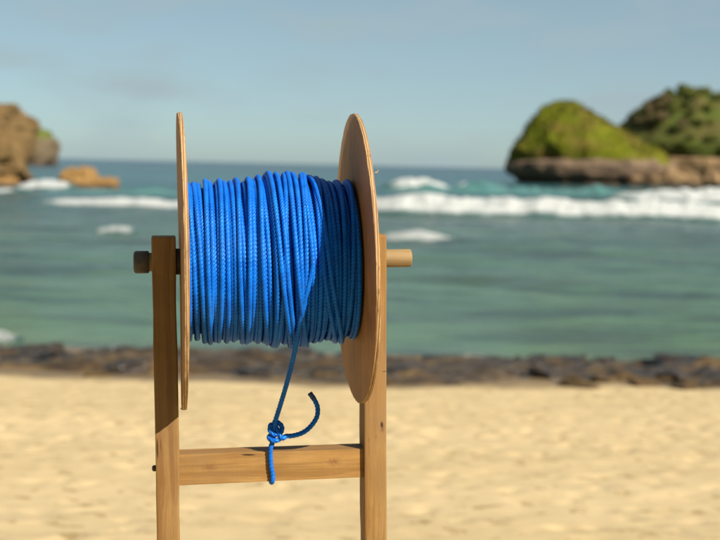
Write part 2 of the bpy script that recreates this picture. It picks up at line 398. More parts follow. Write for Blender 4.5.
wave('swell', 405, 640, 245, 0.30, 0, M_sea, 75, 1.6, 2.2)
wave('breaking_wave', 14, 80, 190, 0.95, 0, M_foam, 79, 2.0, 3.0)
wave('breaking_wave', -80, 32, 191.5, 0.5, 0, M_foam, 83, 1.6, 2.6)
for k, (a, b, yb, h) in enumerate([(-40, 42, 333, 0.30), (95, 160, 350, 0.17), (385, 520, 357, 0.15), (470, 650, 362, 0.14), (150, 240, 348, 0.15)]):
    wave('wavelet', a, b, yb, h, 0, M_lace, 90 + k, 0.35, 0.6, ep=0.7, lf=1.6)

# ------------------------------------------------------------------ the reef strip at the water's edge and its rocks
M_reef = rockmat('reef_rock', (0.020, 0.013, 0.008), (0.078, 0.047, 0.019), (0.20, 0.13, 0.042), 1.1, 0.45, spec=0.4, bump=0.35)
M_shore = [rockmat('shore_rock', (0.012, 0.009, 0.008), (0.032, 0.021, 0.014), (0.08, 0.055, 0.026), 2.5, 0.45, spec=0.5),
           rockmat('ochre_shore_rock', (0.05, 0.03, 0.012), (0.11, 0.07, 0.028), (0.03, 0.018, 0.01), 2.5, 0.7)]
rx = np.linspace(-16, 16, 300); ry = np.linspace(12.1, 20.6, 90)
RX, RY = np.meshgrid(rx, ry)
t = (RY - 12.3 - 1.6 * fbm(P3(RX * 0.35, RY * 0), 4, 44)) / 8.5
edge = np.clip(t / 0.16, 0, 1) * np.clip((RY - 12.1) / 0.8, 0, 1) * np.clip((1 - t) / 0.45, 0.1, 1)
rid = np.abs(fbm(P3(RX * 0.8, RY * 1.5), 4, 33))
RZ = beach_z(RY) - 0.07 + edge * (0.03 + 0.15 * rid + 0.10 * fbm(P3(RX * 0.35, RY * 0.5), 3, 35))
tag(link('reef', mesh('reef', np.stack([RX, RY, RZ], -1).reshape(-1, 3), grid_faces(90, 300)), M_reef), kind='structure')

def blob(name, seed, nseg=28, nring=18, amp=0.28, flat=1.0, power=1.0, freq=1.6):
    """a lumpy closed rock of unit size"""
    th = np.linspace(0, math.pi, nring)[:, None]; ph = np.linspace(0, 2 * math.pi, nseg, endpoint=False)[None, :]
    d = np.stack([np.sin(th) * np.cos(ph), np.sin(th) * np.sin(ph), np.cos(th) + 0 * ph], -1)
    r = 1 + amp * fbm(d * freq + seed * 3.7, 4, seed)
    dd = np.sign(d) * np.abs(d) ** power
    v = dd * r[..., None]; v[..., 2] *= flat
    v[0] = v[0].mean(0); v[-1] = v[-1].mean(0)
    return mesh(name, v.reshape(-1, 3), grid_faces(nring, nseg, True))
rock_me = [blob('shore_rock', 100 + i, 16, 11, 0.45, 0.62, 0.8, 1.9) for i in range(5)]
for me in rock_me[:4]: me.materials.append(M_shore[0])
rock_me[4].materials.append(M_shore[1])
rock_lbl = 'dark wet rock in the rocky strip between the sand and the sea'
def shore_rock(x, y, sc, zs, k, label=rock_lbl, group='rocks along the shoreline'):
    o = link('shore_rock', rock_me[k]); z = float(beach_z(y))
    o.location = (x, y, z + sc * zs * 0.12); o.scale = (sc * random.uniform(0.9, 1.6), sc * random.uniform(0.7, 1.1), sc * zs)
    o.rotation_euler = (random.uniform(-0.2, 0.2), random.uniform(-0.2, 0.2), random.uniform(0, 6.28))
    return tag(o, label, 'rock', group)
for k in range(95):
    y = 13.2 + 4.8 * random.random() ** 1.2
    x = random.uniform(-0.31, 0.31) * y
    shore_rock(x, y, random.uniform(0.10, 0.26), random.uniform(0.45, 0.75), random.randrange(4))
for k in range(16):
    y = random.uniform(12.5, 13.8); x = random.uniform(-0.31, 0.31) * y
    shore_rock(x, y, random.uniform(0.08, 0.16), 0.6, 4, 'ochre rock lying at the upper edge of the rocky strip by the sand', 'ochre rocks at the sand edge')
c = on_z(690, 377, 0.25)
o = shore_rock(c.x, c.y, 0.52, 0.62, 1, 'largest dark flat rock at the waterline on the far right'); o.scale = (0.50, 0.34, 0.24); o.rotation_euler = (0, 0, 0.1); del o['group']

# ------------------------------------------------------------------ islets, cliffs and trees far out
def px_at(px, py, d): p = at_depth(px, py, d); return p
M_islet = rockmat('islet_rock', (0.10, 0.070, 0.046), (0.18, 0.125, 0.082), (0.04, 0.028, 0.022), 0.25, low=(1.6, (0.06, 0.04, 0.025)))
M_islet2 = rockmat('tan_islet_rock', (0.16, 0.105, 0.052), (0.25, 0.165, 0.082), (0.06, 0.042, 0.030), 0.25, low=(1.3, (0.07, 0.05, 0.03)))
def grassmat(name, a, b, c):
    s = NT(name)
    n1 = s.noise(s.pos((0.10, 0.10, 0.22)), 1, 5, 0.6); n2 = s.noise(s.pos((0.8, 0.8, 1.2)), 1, 5, 0.65)
    col = s.mix(s.rng(n2, 0.35, 0.65), a, b); col = s.mix(s.rng(n1, 0.46, 0.62, 0, 0.85), col, c)
    s.bump(n2, 0.8, 0.8)
    return s.set(col, 0.9, 0.15)
M_grass = grassmat('islet_grass', (0.080, 0.100, 0.005), (0.130, 0.135, 0.007), (0.118, 0.082, 0.022))
M_scrub = grassmat('hill_scrub', (0.045, 0.068, 0.012), (0.085, 0.10, 0.018), (0.09, 0.065, 0.026))

def islet(name, label, D, sil, rim_py, foot_px, depth_m, rock, grass, seed, under=0.86, noise_amp=0.5):
    """sil: silhouette [(px, py)] of the vegetated top; rim_py: where the rock band starts; foot_px: (px0, px1) of the rock foot"""
    cx = (foot_px[0] + foot_px[1]) / 2
    c = at_depth(cx, rim_py, D); cz = c.z; cy = c.y
    half = (foot_px[1] - foot_px[0]) / 2 * D / F
    root = empty(name, Matrix.Translation((c.x, cy, 0)))
    def rimz(x_): return cz + np.asarray(x_) * (at_depth(cx + 100, rim_py, D).z - cz) / (100 * D / F)
    sx = np.array([(p[0] - cx) * D / F for p in sil]); sz = np.array([at_depth(p[0], p[1], D).z for p in sil])
    # vegetated top: rings from the rim inwards
    na, nr = 96, 40
    a = np.linspace(0, 2 * math.pi, na, endpoint=False)[None, :]; q = np.linspace(1.0, 0.0, nr)[:, None]
    edge = 1 + 0.06 * fbm(P3(np.cos(a) * 2, np.sin(a) * 2, seed), 3, seed)
    x = half * q * np.cos(a) * edge; y = depth_m * q * np.sin(a) * edge
    chord = np.sqrt(np.clip(1 - (x / (half * 1.06)) ** 2, 0.001, 1)); yy = np.clip(np.abs(y) / (depth_m * 1.06 * chord), 0, 1)
    h = np.clip(np.interp(x, sx, sz) - rimz(x), 0.15, None)
    z = rimz(x) + 1.5 * fbm(P3(np.cos(a) * 7, np.sin(a) * 7, seed), 3, seed + 6) * np.clip(1.6 * q - 0.6, 0, 1) + h * np.clip(1 - yy ** 2.2, 0, 1)
    lump = fbm(P3(x * 0.22, y * 0.22, seed), 4, seed + 2)
    z = z + lump * noise_amp * np.clip((1 - q) * 5, 0, 1) + 0.45 * fbm(P3(x * 0.9, y * 0.9, seed), 3, seed + 4) * np.clip((1 - q) * 8, 0, 1)
    sk = np.stack([x[:1] * 0.86, y[:1] * 0.86, z[:1] - 3.0], -1)
    g = link('grass_cover', mesh('grass_cover', np.concatenate([sk, np.stack([x, y, z], -1)]).reshape(-1, 3), grid_faces(nr + 1, na, True)[:, ::-1]), grass, root)
    # rock band: bulging lip, then undercut to the water
    pr = [(0.80, cz + 0.1), (0.90, cz + 0.15), (0.985, cz - 0.1), (1.02, cz - 0.7), (1.03, cz * 0.72), (1.0, cz * 0.52), (0.96, cz * 0.36), (under + 0.03, cz * 0.22), (under, cz * 0.1), (under, -0.4), (under + 0.02, -2.5)]
    t = np.linspace(0, len(pr) - 1, 34); qq = np.interp(t, range(len(pr)), [p[0] for p in pr])[:, None]; zz = np.interp(t, range(len(pr)), [p[1] for p in pr])[:, None]
    na2 = 150; a = np.linspace(0, 2 * math.pi, na2, endpoint=False)[None, :]
    edge = 1 + 0.06 * fbm(P3(np.cos(a) * 2, np.sin(a) * 2, seed), 3, seed)
    n1 = fbm(np.stack([np.cos(a) * half * 0.30 + 0 * zz, np.sin(a) * depth_m * 0.30 + 0 * zz, zz * 0.45 + 0 * a], -1), 4, seed + 9)
    n2_ = fbm(np.stack([np.cos(a) * half * 0.8 + 0 * zz, np.sin(a) * depth_m * 0.8 + 0 * zz, zz * 1.6 + 0 * a], -1), 3, seed + 19)
    rr = qq * edge + n1 * 0.05 + n2_ * 0.02
    v = np.stack([half * rr * np.cos(a), depth_m * rr * np.sin(a), zz * rimz(half * rr * np.cos(a)) / cz + 0.3 * n1], -1)
    link('rock_cliff', mesh('rock_cliff', v.reshape(-1, 3), grid_faces(34, na2, True)[:, ::-1]), rock, root)
    tag(root, label, 'islet')
    return root, (x, y, z, q)

silA = [(505, 160), (509, 154), (513, 147), (520, 136), (528, 124), (539, 112), (549, 105.5), (563, 103), (577, 105.5), (590, 113), (602, 120), (616, 128), (631, 136.5), (646, 147), (656, 153), (664, 158), (672, 161)]
A, gA = islet('grassy_islet', 'low islet with a bright green grassy mound above an undercut brown rock rim', 255, silA, 160, (506, 668), 11.0, M_islet, M_grass, 5, 0.84, 1.0)
silB = [(598, 156), (610, 146), (620, 132), (630, 118), (645, 107), (660, 99), (675, 93), (688, 91), (702, 96), (720, 103), (745, 114), (775, 129), (810, 147), (830, 158)]
B, gB = islet('wooded_islet', 'taller islet with a dark tree covered hill, cut off by the right edge', 272, silB, 158, (604, 826), 15.0, M_islet2, M_scrub, 12, 0.93, 0.8)
# low tan boulders at the foot between the two islets
for k, (px, py, wpx, hpx) in enumerate([(652, 185, 16, 11), (668, 187, 18, 15), (690, 187, 18, 13), (636, 184.5, 14, 8), (712, 188, 16, 14)]):
    D = 247; p = at_depth(px, py, D); o = link('foot_boulder', blob('foot_boulder', 140 + k, 24, 16, 0.4, 1, 0.9), M_islet2)
    o.scale = (wpx * D / F * 0.75, 2.2, hpx * D / F * 0.75); o.location = (p.x, p.y, o.scale.z * 0.35)
    tag(o, ['tan boulder at the foot of the grassy islet, right end', 'biggest orange tan boulder between the two islets', 'tan boulder at the foot of the wooded islet',
            'smallest flat boulder under the grassy islet', 'tan boulder at the water below the wooded islet by the right edge'][k], 'boulder')

M_leaf = []
for k, (a, b) in enumerate([((0.055, 0.080, 0.013), (0.115, 0.135, 0.024)), ((0.090, 0.115, 0.015), (0.165, 0.175, 0.028)), ((0.10, 0.078, 0.030), (0.16, 0.12, 0.05))]):
    s = NT(['dark_leaves', 'bright_leaves', 'brown_leaves'][k]); n1 = s.noise(s.pos((1.5, 1.5, 1.5)), 1, 3)
    M_leaf.append(s.set(s.mix(s.rng(n1, 0.3, 0.7), a, b), 0.6, 0.3))
M_bark = simple('bark', (0.10, 0.07, 0.045), (0.19, 0.14, 0.09), 8, 0.9)
def crown_mesh(seed, n=1500):
    r = np.random.default_rng(seed)
    cen = r.normal(0, 1, (16, 3)); cen /= np.linalg.norm(cen, axis=1)[:, None]; cen *= r.uniform(0.25, 0.72, (16, 1)); cen[:, 2] *= 0.75
    k = r.integers(0, 16, n); d = r.normal(0, 1, (n, 3)); d /= np.linalg.norm(d, axis=1)[:, None]
    p = cen[k] + d * (0.36 * r.uniform(0.25, 1, (n, 1)) ** 0.5); p[:, 2] *= 0.85
    nrm = d + r.normal(0, 0.6, (n, 3)); nrm /= np.linalg.norm(nrm, axis=1)[:, None]
    t = np.cross(nrm, r.normal(0, 1, (n, 3))); t /= np.linalg.norm(t, axis=1)[:, None]; b = np.cross(nrm, t)
    sz = r.uniform(0.05, 0.10, (n, 1))
    v = np.stack([p - t * sz, p + b * sz * 0.6, p + t * sz, p - b * sz * 0.6], 1).reshape(-1, 3)
    return mesh('crown', v, np.arange(4 * n).reshape(-1, 4), False)
def tube_np(pts, rad, n=8):
    pts = np.asarray(pts, float); tg = np.gradient(pts, axis=0); tg /= np.linalg.norm(tg, axis=1)[:, None]
    up = np.array([0.3, 0.9, 0.1]); a = np.cross(tg, up); a /= np.linalg.norm(a, axis=1)[:, None]; b = np.cross(tg, a)
    ph = np.linspace(0, 2 * math.pi, n, endpoint=False)
    v = pts[:, None] + np.asarray(rad)[:, None, None] * (a[:, None] * np.cos(ph)[None, :, None] + b[:, None] * np.sin(ph)[None, :, None])
    return v.reshape(-1, 3), grid_faces(len(pts), n, True)
def trunk_mesh(seed):
    r = np.random.default_rng(seed); V = []; Fc = []; off = 0
    def add(pts, rad):
        nonlocal off
        v, f = tube_np(pts, rad, 7); V.append(v); Fc.append(f + off); off += len(v)
    zz = np.linspace(-1.4, 0.2, 8); sway = r.uniform(-0.12, 0.12, 2)
    add(np.stack([sway[0] * np.sin(zz * 2), sway[1] * np.sin(zz * 1.7), zz], 1), np.linspace(0.085, 0.045, 8))
    for k in range(5):
        a = k * 1.26 + r.uniform(-0.3, 0.3); t = np.linspace(0, 1, 6); l = r.uniform(0.45, 0.7)
        add(np.stack([np.cos(a) * l * t, np.sin(a) * l * t, -0.55 + 0.2 * k * 0.5 + l * 0.8 * t ** 0.8], 1), np.linspace(0.038, 0.012, 6))
    return mesh('trunk', np.concatenate(V), np.concatenate(Fc))
crowns = []
for k in range(6):
    m_ = crown_mesh(200 + k); m_.materials.append(M_leaf[(0, 0, 1, 1, 2, 0)[k]]); crowns.append(m_)
trunks = [trunk_mesh(300 + k) for k in range(3)]
for t_ in trunks: t_.materials.append(M_bark)
def tree(pos, r, k, label, group):
    root = empty('broadleaf_tree', Matrix.Translation(pos) @ Matrix.Rotation(random.uniform(0, 6.28), 4, 'Z') @ Matrix.Diagonal((r, r, r * random.uniform(0.8, 1.05), 1)))
    link('trunk', trunks[k % 3], None, root, (0, 0, 1.1)); link('crown', crowns[k], None, root, (0, 0, 1.1))
    return tag(root, label, 'tree', group)
def top_z(g, x, y):
    X, Y, Z, Q = g; i = np.argmin((X - x) ** 2 + (Y - y) ** 2); return float(Z.flat[i])
cB = B.location; grp = 'trees on the wooded islet'
tr = random.Random(5)
for k_ in range(150):
    x = tr.uniform(-20.5, 8.5); y = tr.uniform(-14.4, 7)
    if (x / 20.8) ** 2 + (y / 14.8) ** 2 > 0.97: continue
    z = top_z(gB, x, y)
    k = 4 if (x < -9 and tr.random() < 0.5) else tr.choice((0, 1, 2, 3, 5, 2))
    if k == 4: lab, g_ = 'brownish tree on the left shoulder of the wooded islet', 'brown trees on the wooded islet'
    elif k in (2, 3): lab, g_ = 'lighter green leafy tree on the wooded islet hill', 'lighter green trees on the wooded islet'
    else: lab, g_ = 'dark green leafy tree on the wooded islet hill', grp
    tree((cB.x + x, cB.y + y, z - 0.9), tr.uniform(1.1, 1.9), k, lab, g_)
cA = A.location
for k, (px, py, r) in enumerate([(519, 131, 1.4), (526, 121, 1.2), (534, 113, 1.3), (515, 141, 1.3), (556, 102, 1.0), (570, 101, 0.9)]):
    p = at_depth(px, py, 255)
    x = p.x - cA.x; z = top_z(gA, x + 0.8, 0.5)
    root = empty('shrub', Matrix.Translation((p.x + 0.8, p.y + 0.5, z - 0.2)) @ Matrix.Diagonal((r, r, r * 0.8, 1)))
    link('stem', trunks[k % 3], None, root, (0, 0, 0.6)); link('foliage', crowns[k % 2], None, root, (0, 0, 0.6))
    tag(root, 'dark low shrub on the steep left edge of the grassy islet' if k < 4 else 'small dark shrub on the summit of the grassy islet', 'shrub', 'shrubs on the left edge of the grassy islet' if k < 4 else 'shrubs on the islet summit')
# loose tufts standing up from the grass
r = np.random.default_rng(77); n = 9000
X, Y, Z, Q = gA; idx = r.integers(0, X.size, n); idx = idx[(Q + 0 * X).flat[idx] < 0.985]; n = len(idx)
base = np.stack([X.flat[idx], Y.flat[idx], Z.flat[idx]], 1) + r.normal(0, 0.25, (n, 3)) * (1, 1, 0.1)
ang = r.uniform(0, 6.28, n); hh = r.uniform(0.2, 0.55, n); w = r.uniform(0.08, 0.2, n)
t = np.stack([np.cos(ang), np.sin(ang), 0 * ang], 1) * w[:, None]; tip = base + np.stack([r.normal(0, 0.15, n), r.normal(0, 0.15, n), hh], 1); base = base - (0, 0, 0.1)
tag(link('grass_tufts', mesh('grass_tufts', np.stack([base - t, base + t, tip], 1).reshape(-1, 3), np.arange(3 * n).reshape(-1, 3), False), M_grass, A), kind='stuff')

M_cliff = rockmat('cliff_rock', (0.095, 0.060, 0.023), (0.175, 0.115, 0.045), (0.042, 0.028, 0.013), 0.8, low=(0.9, (0.12, 0.06, 0.025)))
M_orange = rockmat('orange_rock', (0.20, 0.115, 0.038), (0.26, 0.155, 0.052), (0.10, 0.055, 0.026), 0.9, low=(0.45, (0.10, 0.06, 0.03)))
M_head = rockmat('headland_rock', (0.105, 0.080, 0.048), (0.155, 0.120, 0.076), (0.06, 0.046, 0.03), 0.12, green=(9.0, 11.5, (0.07, 0.10, 0.012), (0.10, 0.125, 0.018)), low=(2.0, (0.10, 0.07, 0.05)))
D = 128
def rock_at(name, px, py, rx_, ry_, rz_, D, seed, mat, amp=0.22, power=0.9, seg=90, ring=60, freq=1.8, parent=None):
    p = at_depth(px, py, D); o = link(name, blob(name, seed, seg, ring, amp, 1, power, freq), mat)
    o.scale = (rx_ * D / F, ry_, rz_ * D / F); o.location = p; return o
tag(rock_at('cliff', -42, 146, 66, 6.0, 43, D, 404, M_cliff, 0.16, 0.58, 160, 110, 3.6), 'tall weathered brown rock cliff cut off by the left edge', 'cliff')
tag(rock_at('cliff_foot_rock', -12, 190, 28, 2.6, 15, 125, 402, M_orange, 0.25), 'low brown ledge rock at the foot of the left cliff', 'rock')
tag(rock_at('headland', 7, 154, 47, 15, 34, 500, 407, M_head, 0.13, 0.8, 120, 80, 2.2), 'distant headland with a green top behind the left cliff', 'headland')
tag(rock_at('sea_rock', 82, 187, 20, 2.0, 20, 126, 415, M_orange, 0.22), 'rounded orange brown rock standing alone in the surf', 'rock')
tag(rock_at('sea_rock', 104, 189, 15, 1.6, 12.5, 126.5, 418, M_orange, 0.25), 'lower brown rock touching the right side of the orange surf rock', 'rock')

# ------------------------------------------------------------------ the reel frame: local x = axle, z = up, origin at the left flange's centre
D0 = 1.80; YAW, TILT = R(8.5), R(-1.55)
FR = Matrix.Translation(at_depth(182.6, 261.5, D0)) @ Matrix.Rotation(YAW, 4, 'Z') @ Matrix.Rotation(TILT, 4, 'Y')
FI = FR.inverted()
def L(px, py, yl):                            # photo pixel -> point on the local plane y = yl
    o_ = FI @ CAM; d_ = FI.to_3x3() @ ray(px, py); return o_ + d_ * ((yl - o_.y) / d_.y)
R1, R2 = 0.2045, 0.2030; TH = 0.0068
XR = L(355.6, 260, 0).x                       # right flange plane
ld = 0.025                                    # half depth of the legs
lx0, lx1 = L(151.6, 250, -ld).x, L(175.6, 250, -ld).x
lx1 = min(lx1, -0.009)
rx0, rx1 = L(364.6, 430, -ld).x, L(386.8, 430, -ld).x
rx0 = max(rx0, XR + 0.006)
ztop_l, ztop_r = L(163, 237, -ld).z, L(381, 235, -ld).z
def ground_local(xl):                         # leg foot in local z
    w = FR @ Vector((xl, 0, -1.1)); return -1.1 - (w.z - float(beach_z(w.y)))
print('FRAME', XR, lx0, lx1, rx0, rx1, ztop_l, ztop_r, ground_local(0))
zfoot = ground_local(XR / 2)
def root_at(name, off):
    return empty(name, FR @ Matrix.Translation(off))

def bev_box(name, x0, x1, y0, y1, z0, z1, bev=0.0025, axis='z', seed=0, cuts=26, wob=0.0008):
    bm = bmesh.new(); bmesh.ops.create_cube(bm, size=1)
    for v in bm.verts: v.co = Vector((x0 + (v.co.x + .5) * (x1 - x0), y0 + (v.co.y + .5) * (y1 - y0), z0 + (v.co.z + .5) * (z1 - z0)))
    k = {'x': 0, 'z': 2}[axis]
    es = [e for e in bm.edges if abs(e.verts[0].co[k] - e.verts[1].co[k]) > 1e-4]
    bmesh.ops.subdivide_edges(bm, edges=es, cuts=cuts, use_grid_fill=True)
    bm.normal_update()
    bmesh.ops.bevel(bm, geom=[e for e in bm.edges if e.calc_face_angle(0) > 0.5], offset=bev, segments=2, affect='EDGES', profile=0.6)
    P = np.array([v.co[:] for v in bm.verts])
    n = np.stack([fbm(P * 14 + seed + 31 * q, 3, seed + q) for q in range(3)], 1) * wob
    for v, d in zip(bm.verts, n): v.co += Vector(d)
    me = bpy.data.meshes.new(name); bm.to_mesh(me); bm.free()
    for p_ in me.polygons: p_.use_smooth = False
    return me

kn = L(382, 428, -ld); kn2 = L(207.5, 469, -0.018); kn3 = L(334, 462, -0.018); ck = L(246, 457, -0.018); ck2 = L(157, 449, -ld)
ckr = L(384, 372, -ld); ckk = L(381.5, 425, -ld)
M_legL = wood('left_leg_wood', 'z', (0.255, 0.148, 0.048), (0.155, 0.079, 0.023),
              knots=[((L(168, 428, -ld)).to_tuple(), 0.003, 0.3), (L(177, 470, -ld).to_tuple(), 0.004, 0.35)],
              cracks=[(ck2.to_tuple(), (0.0016, 0.02, 0.018), 0.9), (L(160.5, 446, -ld).to_tuple(), (0.0008, 0.02, 0.012), 0.6)])
M_legR = wood('right_leg_wood', 'z', (0.275, 0.158, 0.047), (0.175, 0.09, 0.024),
              knots=[(kn.to_tuple(), 0.0035, 0.85), (L(376, 437, -ld).to_tuple(), 0.002, 0.4), (L(369, 440, -ld).to_tuple(), 0.0015, 0.6)],
              cracks=[(ckk.to_tuple(), (0.002, 0.02, 0.006), 1.0), (ckr.to_tuple(), (0.004, 0.02, 0.0008), 0.8)])
M_bar = wood('crossbar_wood', 'x', (0.325, 0.185, 0.056), (0.20, 0.103, 0.027),
             knots=[(kn2.to_tuple(), 0.006, 0.8), (kn3.to_tuple(), 0.0055, 0.8)],
             cracks=[(ck.to_tuple(), (0.013, 0.02, 0.0016), 0.95), (L(345, 445.5, -0.018).to_tuple(), (0.016, 0.02, 0.0012), 0.8)])
st_off = Vector((XR / 2, 0, zfoot)); inv = -st_off
stand = root_at('rope_stand', st_off)
link('leg', bev_box('leg', lx0, lx1, -ld, ld, zfoot - 0.25, ztop_l, seed=3, cuts=60), M_legL, stand, inv)['label'] = 'left leg, mostly in shade'
link('leg', bev_box('leg', rx0, rx1, -ld, ld, zfoot - 0.25, ztop_r, seed=7, cuts=60), M_legR, stand, inv)['label'] = 'right leg, sunlit with a dark knot'
bl0, bl1 = L(178, 455, -0.018), L(178, 485.5, -0.018); br0, br1 = L(359, 449, -0.018), L(359, 477.5, -0.018)
me = bev_box('crossbar', lx1 - 0.002, rx0 + 0.002, -0.018, 0.018, 0, 1, 0.0018, 'x', 15, 40)
t = np.array([v.co[:] for v in me.vertices]); uu = (t[:, 0] - bl0.x) / (br0.x - bl0.x)
zb = bl1.z + (br1.z - bl1.z) * uu; zt = bl0.z + (br0.z - bl0.z) * uu
t[:, 2] = zb + (zt - zb) * t[:, 2]; me.vertices.foreach_set('co', t.astype(np.float32).ravel()); me.update()
link('crossbar', me, M_bar, stand, inv)
def bar_z(x, top): 
    u_ = (x - bl0.x) / (br0.x - bl0.x); return (bl0.z + (br0.z - bl0.z) * u_) if top else (bl1.z + (br1.z - bl1.z) * u_)

def lathe(name, prof, n=48, axis_x=True, jit=0.0, seed=0, hexa=False):
    """profile [(x, r)] turned round the x axis, closed at both ends"""
    a = np.linspace(0, 2 * math.pi, n, endpoint=False)[None, :]
    X = np.array([p[0] for p in prof])[:, None] + 0 * a; r = np.array([p[1] for p in prof])[:, None] + 0 * a
    if jit: r = r * (1 + jit * fbm(np.stack([X * 60, np.cos(a) * 2 + 0 * X, np.sin(a) * 2 + 0 * X], -1), 3, seed))
    if hexa: r = r * (1 - 0.035 * (1 - np.abs(np.cos(3 * a))))
    v = np.stack([X, r * np.cos(a), r * np.sin(a)], -1)
    return mesh(name, v.reshape(-1, 3), grid_faces(len(prof), n, True)[:, ::-1])
M_iron = simple('dark_iron', (0.035, 0.028, 0.022), (0.075, 0.055, 0.04), 150, 0.55, 0.3, 0.001, 0.5)
M_steel = simple('dull_steel', (0.20, 0.17, 0.13), (0.32, 0.28, 0.22), 150, 0.45, 0.2, 0.001, 0.6)
zb_ = L(153, 467, 0).z
link('bolt_head', lathe('bolt_head', [(lx0 + 0.001, 0), (lx0 + 0.001, 0.0042), (lx0 - 0.0025, 0.0045), (lx0 - 0.0042, 0.0036), (lx0 - 0.0050, 0.0018), (lx0 - 0.0052, 0)], 20), M_iron, stand, inv + Vector((0, -0.008, zb_)))
zr_ = L(387.5, 458.5, 0).z
link('bolt_head', lathe('bolt_head', [(rx1 - 0.001, 0), (rx1 - 0.001, 0.0042), (rx1 + 0.0012, 0.0040), (rx1 + 0.0024, 0.0024), (rx1 + 0.0026, 0)], 20), M_steel, stand, inv + Vector((0, -0.008, zr_)))
tag(stand, 'upright frame of two timber legs and a crossbar that carries the rope reel', 'stand')

# ---- the reel: two plywood flanges, drum, axle with a dark end cap
reel = root_at('rope_reel', Vector((XR / 2, 0, -R1)))
rinv = -Vector((XR / 2, 0, -R1))
def flange(name, x, rad, seed, mat, wob_y, wob_z):
    n = 180; a = np.linspace(0, 2 * math.pi, n, endpoint=False)[None, :]
    prof = [(-TH / 2, 0.012), (-TH / 2, 0.05), (-TH / 2, 0.10), (-TH / 2, 0.15), (-TH / 2, rad - 0.012), (-TH / 2, rad - 0.0012), (-TH / 2 + 0.0009, rad), (-TH / 6, rad), (TH / 6, rad), (TH / 2 - 0.0009, rad), (TH / 2, rad - 0.0012), (TH / 2, rad - 0.012), (TH / 2, 0.15), (TH / 2, 0.10), (TH / 2, 0.05), (TH / 2, 0.012)]
    X = np.array([p_[0] for p_ in prof])[:, None] + 0 * a; r = np.array([p_[1] for p_ in prof])[:, None] + 0 * a
    isr = np.array([1.0 if p_[1] > rad - 0.004 else 0.0 for p_ in prof])[:, None]
    r = r * (1 + 0.004 * fbm(P3(np.cos(a) * 1.5, np.sin(a) * 1.5, seed), 2, seed)) 
    r = r + isr * 0.0009 * fbm(np.stack([np.cos(a) * 30 + 0 * X, np.sin(a) * 30 + 0 * X, X * 500], -1), 3, seed + 1)
    y = r * np.cos(a); z = r * np.sin(a)
    X = X + y * math.tan(wob_y) + z * math.tan(wob_z) + 0.0016 * (r / rad) ** 2 * np.sin(2 * a + seed)
    me = mesh(name, np.stack([X, y, z], -1).reshape(-1, 3), np.concatenate([grid_faces(len(prof), n, True)[:, ::-1], np.stack([np.arange(n), (np.arange(n) + 1) % n, (len(prof) - 1) * n + (np.arange(n) + 1) % n, (len(prof) - 1) * n + np.arange(n)], 1)]), False)
    me.set_sharp_from_angle(angle=R(30))
    me.polygons.foreach_set('use_smooth', np.ones(len(me.polygons), dtype=bool))
    return link(name, me, mat, reel, rinv + Vector((x, 0, 0)))
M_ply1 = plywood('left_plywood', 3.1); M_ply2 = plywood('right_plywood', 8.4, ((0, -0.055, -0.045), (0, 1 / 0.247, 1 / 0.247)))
f1 = flange('flange', 0, R1, 2, M_ply1, R(-0.45), R(0)); f1['label'] = 'left plywood disc seen nearly edge on'
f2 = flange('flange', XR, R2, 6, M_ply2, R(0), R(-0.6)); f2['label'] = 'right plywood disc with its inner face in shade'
M_splinter = simple('splinter', (0.33, 0.21, 0.10), (0.42, 0.29, 0.15), 200)
def splinter(par, pts, rad):
    v, f = tube_np(pts, rad, 5); link('splinter', mesh('splinter', v, f), M_splinter, par)
def edge_pt(rad, ang, x): return np.array([x, -rad * math.cos(ang), rad * math.sin(ang)])
a0 = math.asin((261 - 174) * 1.41e-3 / R2); q = edge_pt(R2, a0, 0.002)
splinter(f2, [q, q + (0.003, 0, 0.0005), q + (0.005, 0, 0.0035)], [0.0008, 0.0008, 0.0003]); 
q = edge_pt(R1, R(-78), -0.003)
splinter(f1, [q, q + (-0.002, 0, 0.001), q + (-0.0035, -0.001, 0.0035)], [0.0006, 0.0005, 0.0002]); splinter(f1, [q + (0, 0, .003), q + (-0.0025, 0, 0.0025), q + (-0.0035, -0.001, 0.0015)], [0.0005, 0.0004, 0.0002])
M_dowel = wood('dowel_wood', 'x', (0.26, 0.185, 0.085), (0.19, 0.128, 0.055)); M_core = wood('drum_wood', 'x', (0.30, 0.2, 0.1), (0.2, 0.12, 0.05))
M_cap = simple('dark_cap', (0.045, 0.038, 0.034), (0.085, 0.07, 0.058), 90, 0.6, 0.25, 0.001, 0.4)
xe = L(411, 258.5, 0).x; ar = 0.0128
link('drum', lathe('drum', [(TH / 2, 0.0), (TH / 2, 0.093), (XR - TH / 2, 0.093), (XR - TH / 2, 0.0)], 64), M_core, reel, rinv)
xc0, xc1 = L(133.5, 262, 0).x, L(149, 262, 0).x
link('axle', lathe('axle', [(xc1 - 0.004, 0), (xc1 - 0.004, 0.0128), (lx0, 0.0128), (0, 0.0124), (XR, ar), (xe - 0.0022, ar), (xe - 0.0008, ar - 0.0006), (xe, ar - 0.002), (xe, ar * 0.5), (xe + 0.0001, 0)], 48, jit=0.012, seed=5), M_dowel, reel, rinv)
link('end_cap', lathe('end_cap', [(xc1, 0), (xc1, 0.0142), (xc1 - 0.001, 0.0158), (xc0 + 0.004, 0.0160), (xc0 + 0.0018, 0.0153), (xc0 + 0.0006, 0.0136), (xc0, 0.011), (xc0, 0.005), (xc0 + 0.0001, 0)], 48, hexa=True), M_cap, reel, rinv)
link('collar', lathe('collar', [(lx1 + 0.0004, 0), (lx1 + 0.0004, 0.0175), (lx1 + 0.0012, 0.0182), (-TH / 2 - 0.0006, 0.0182), (-TH / 2 + 0.0004, 0.0178), (-TH / 2 + 0.0004, 0)], 40), M_cap, reel, rinv)
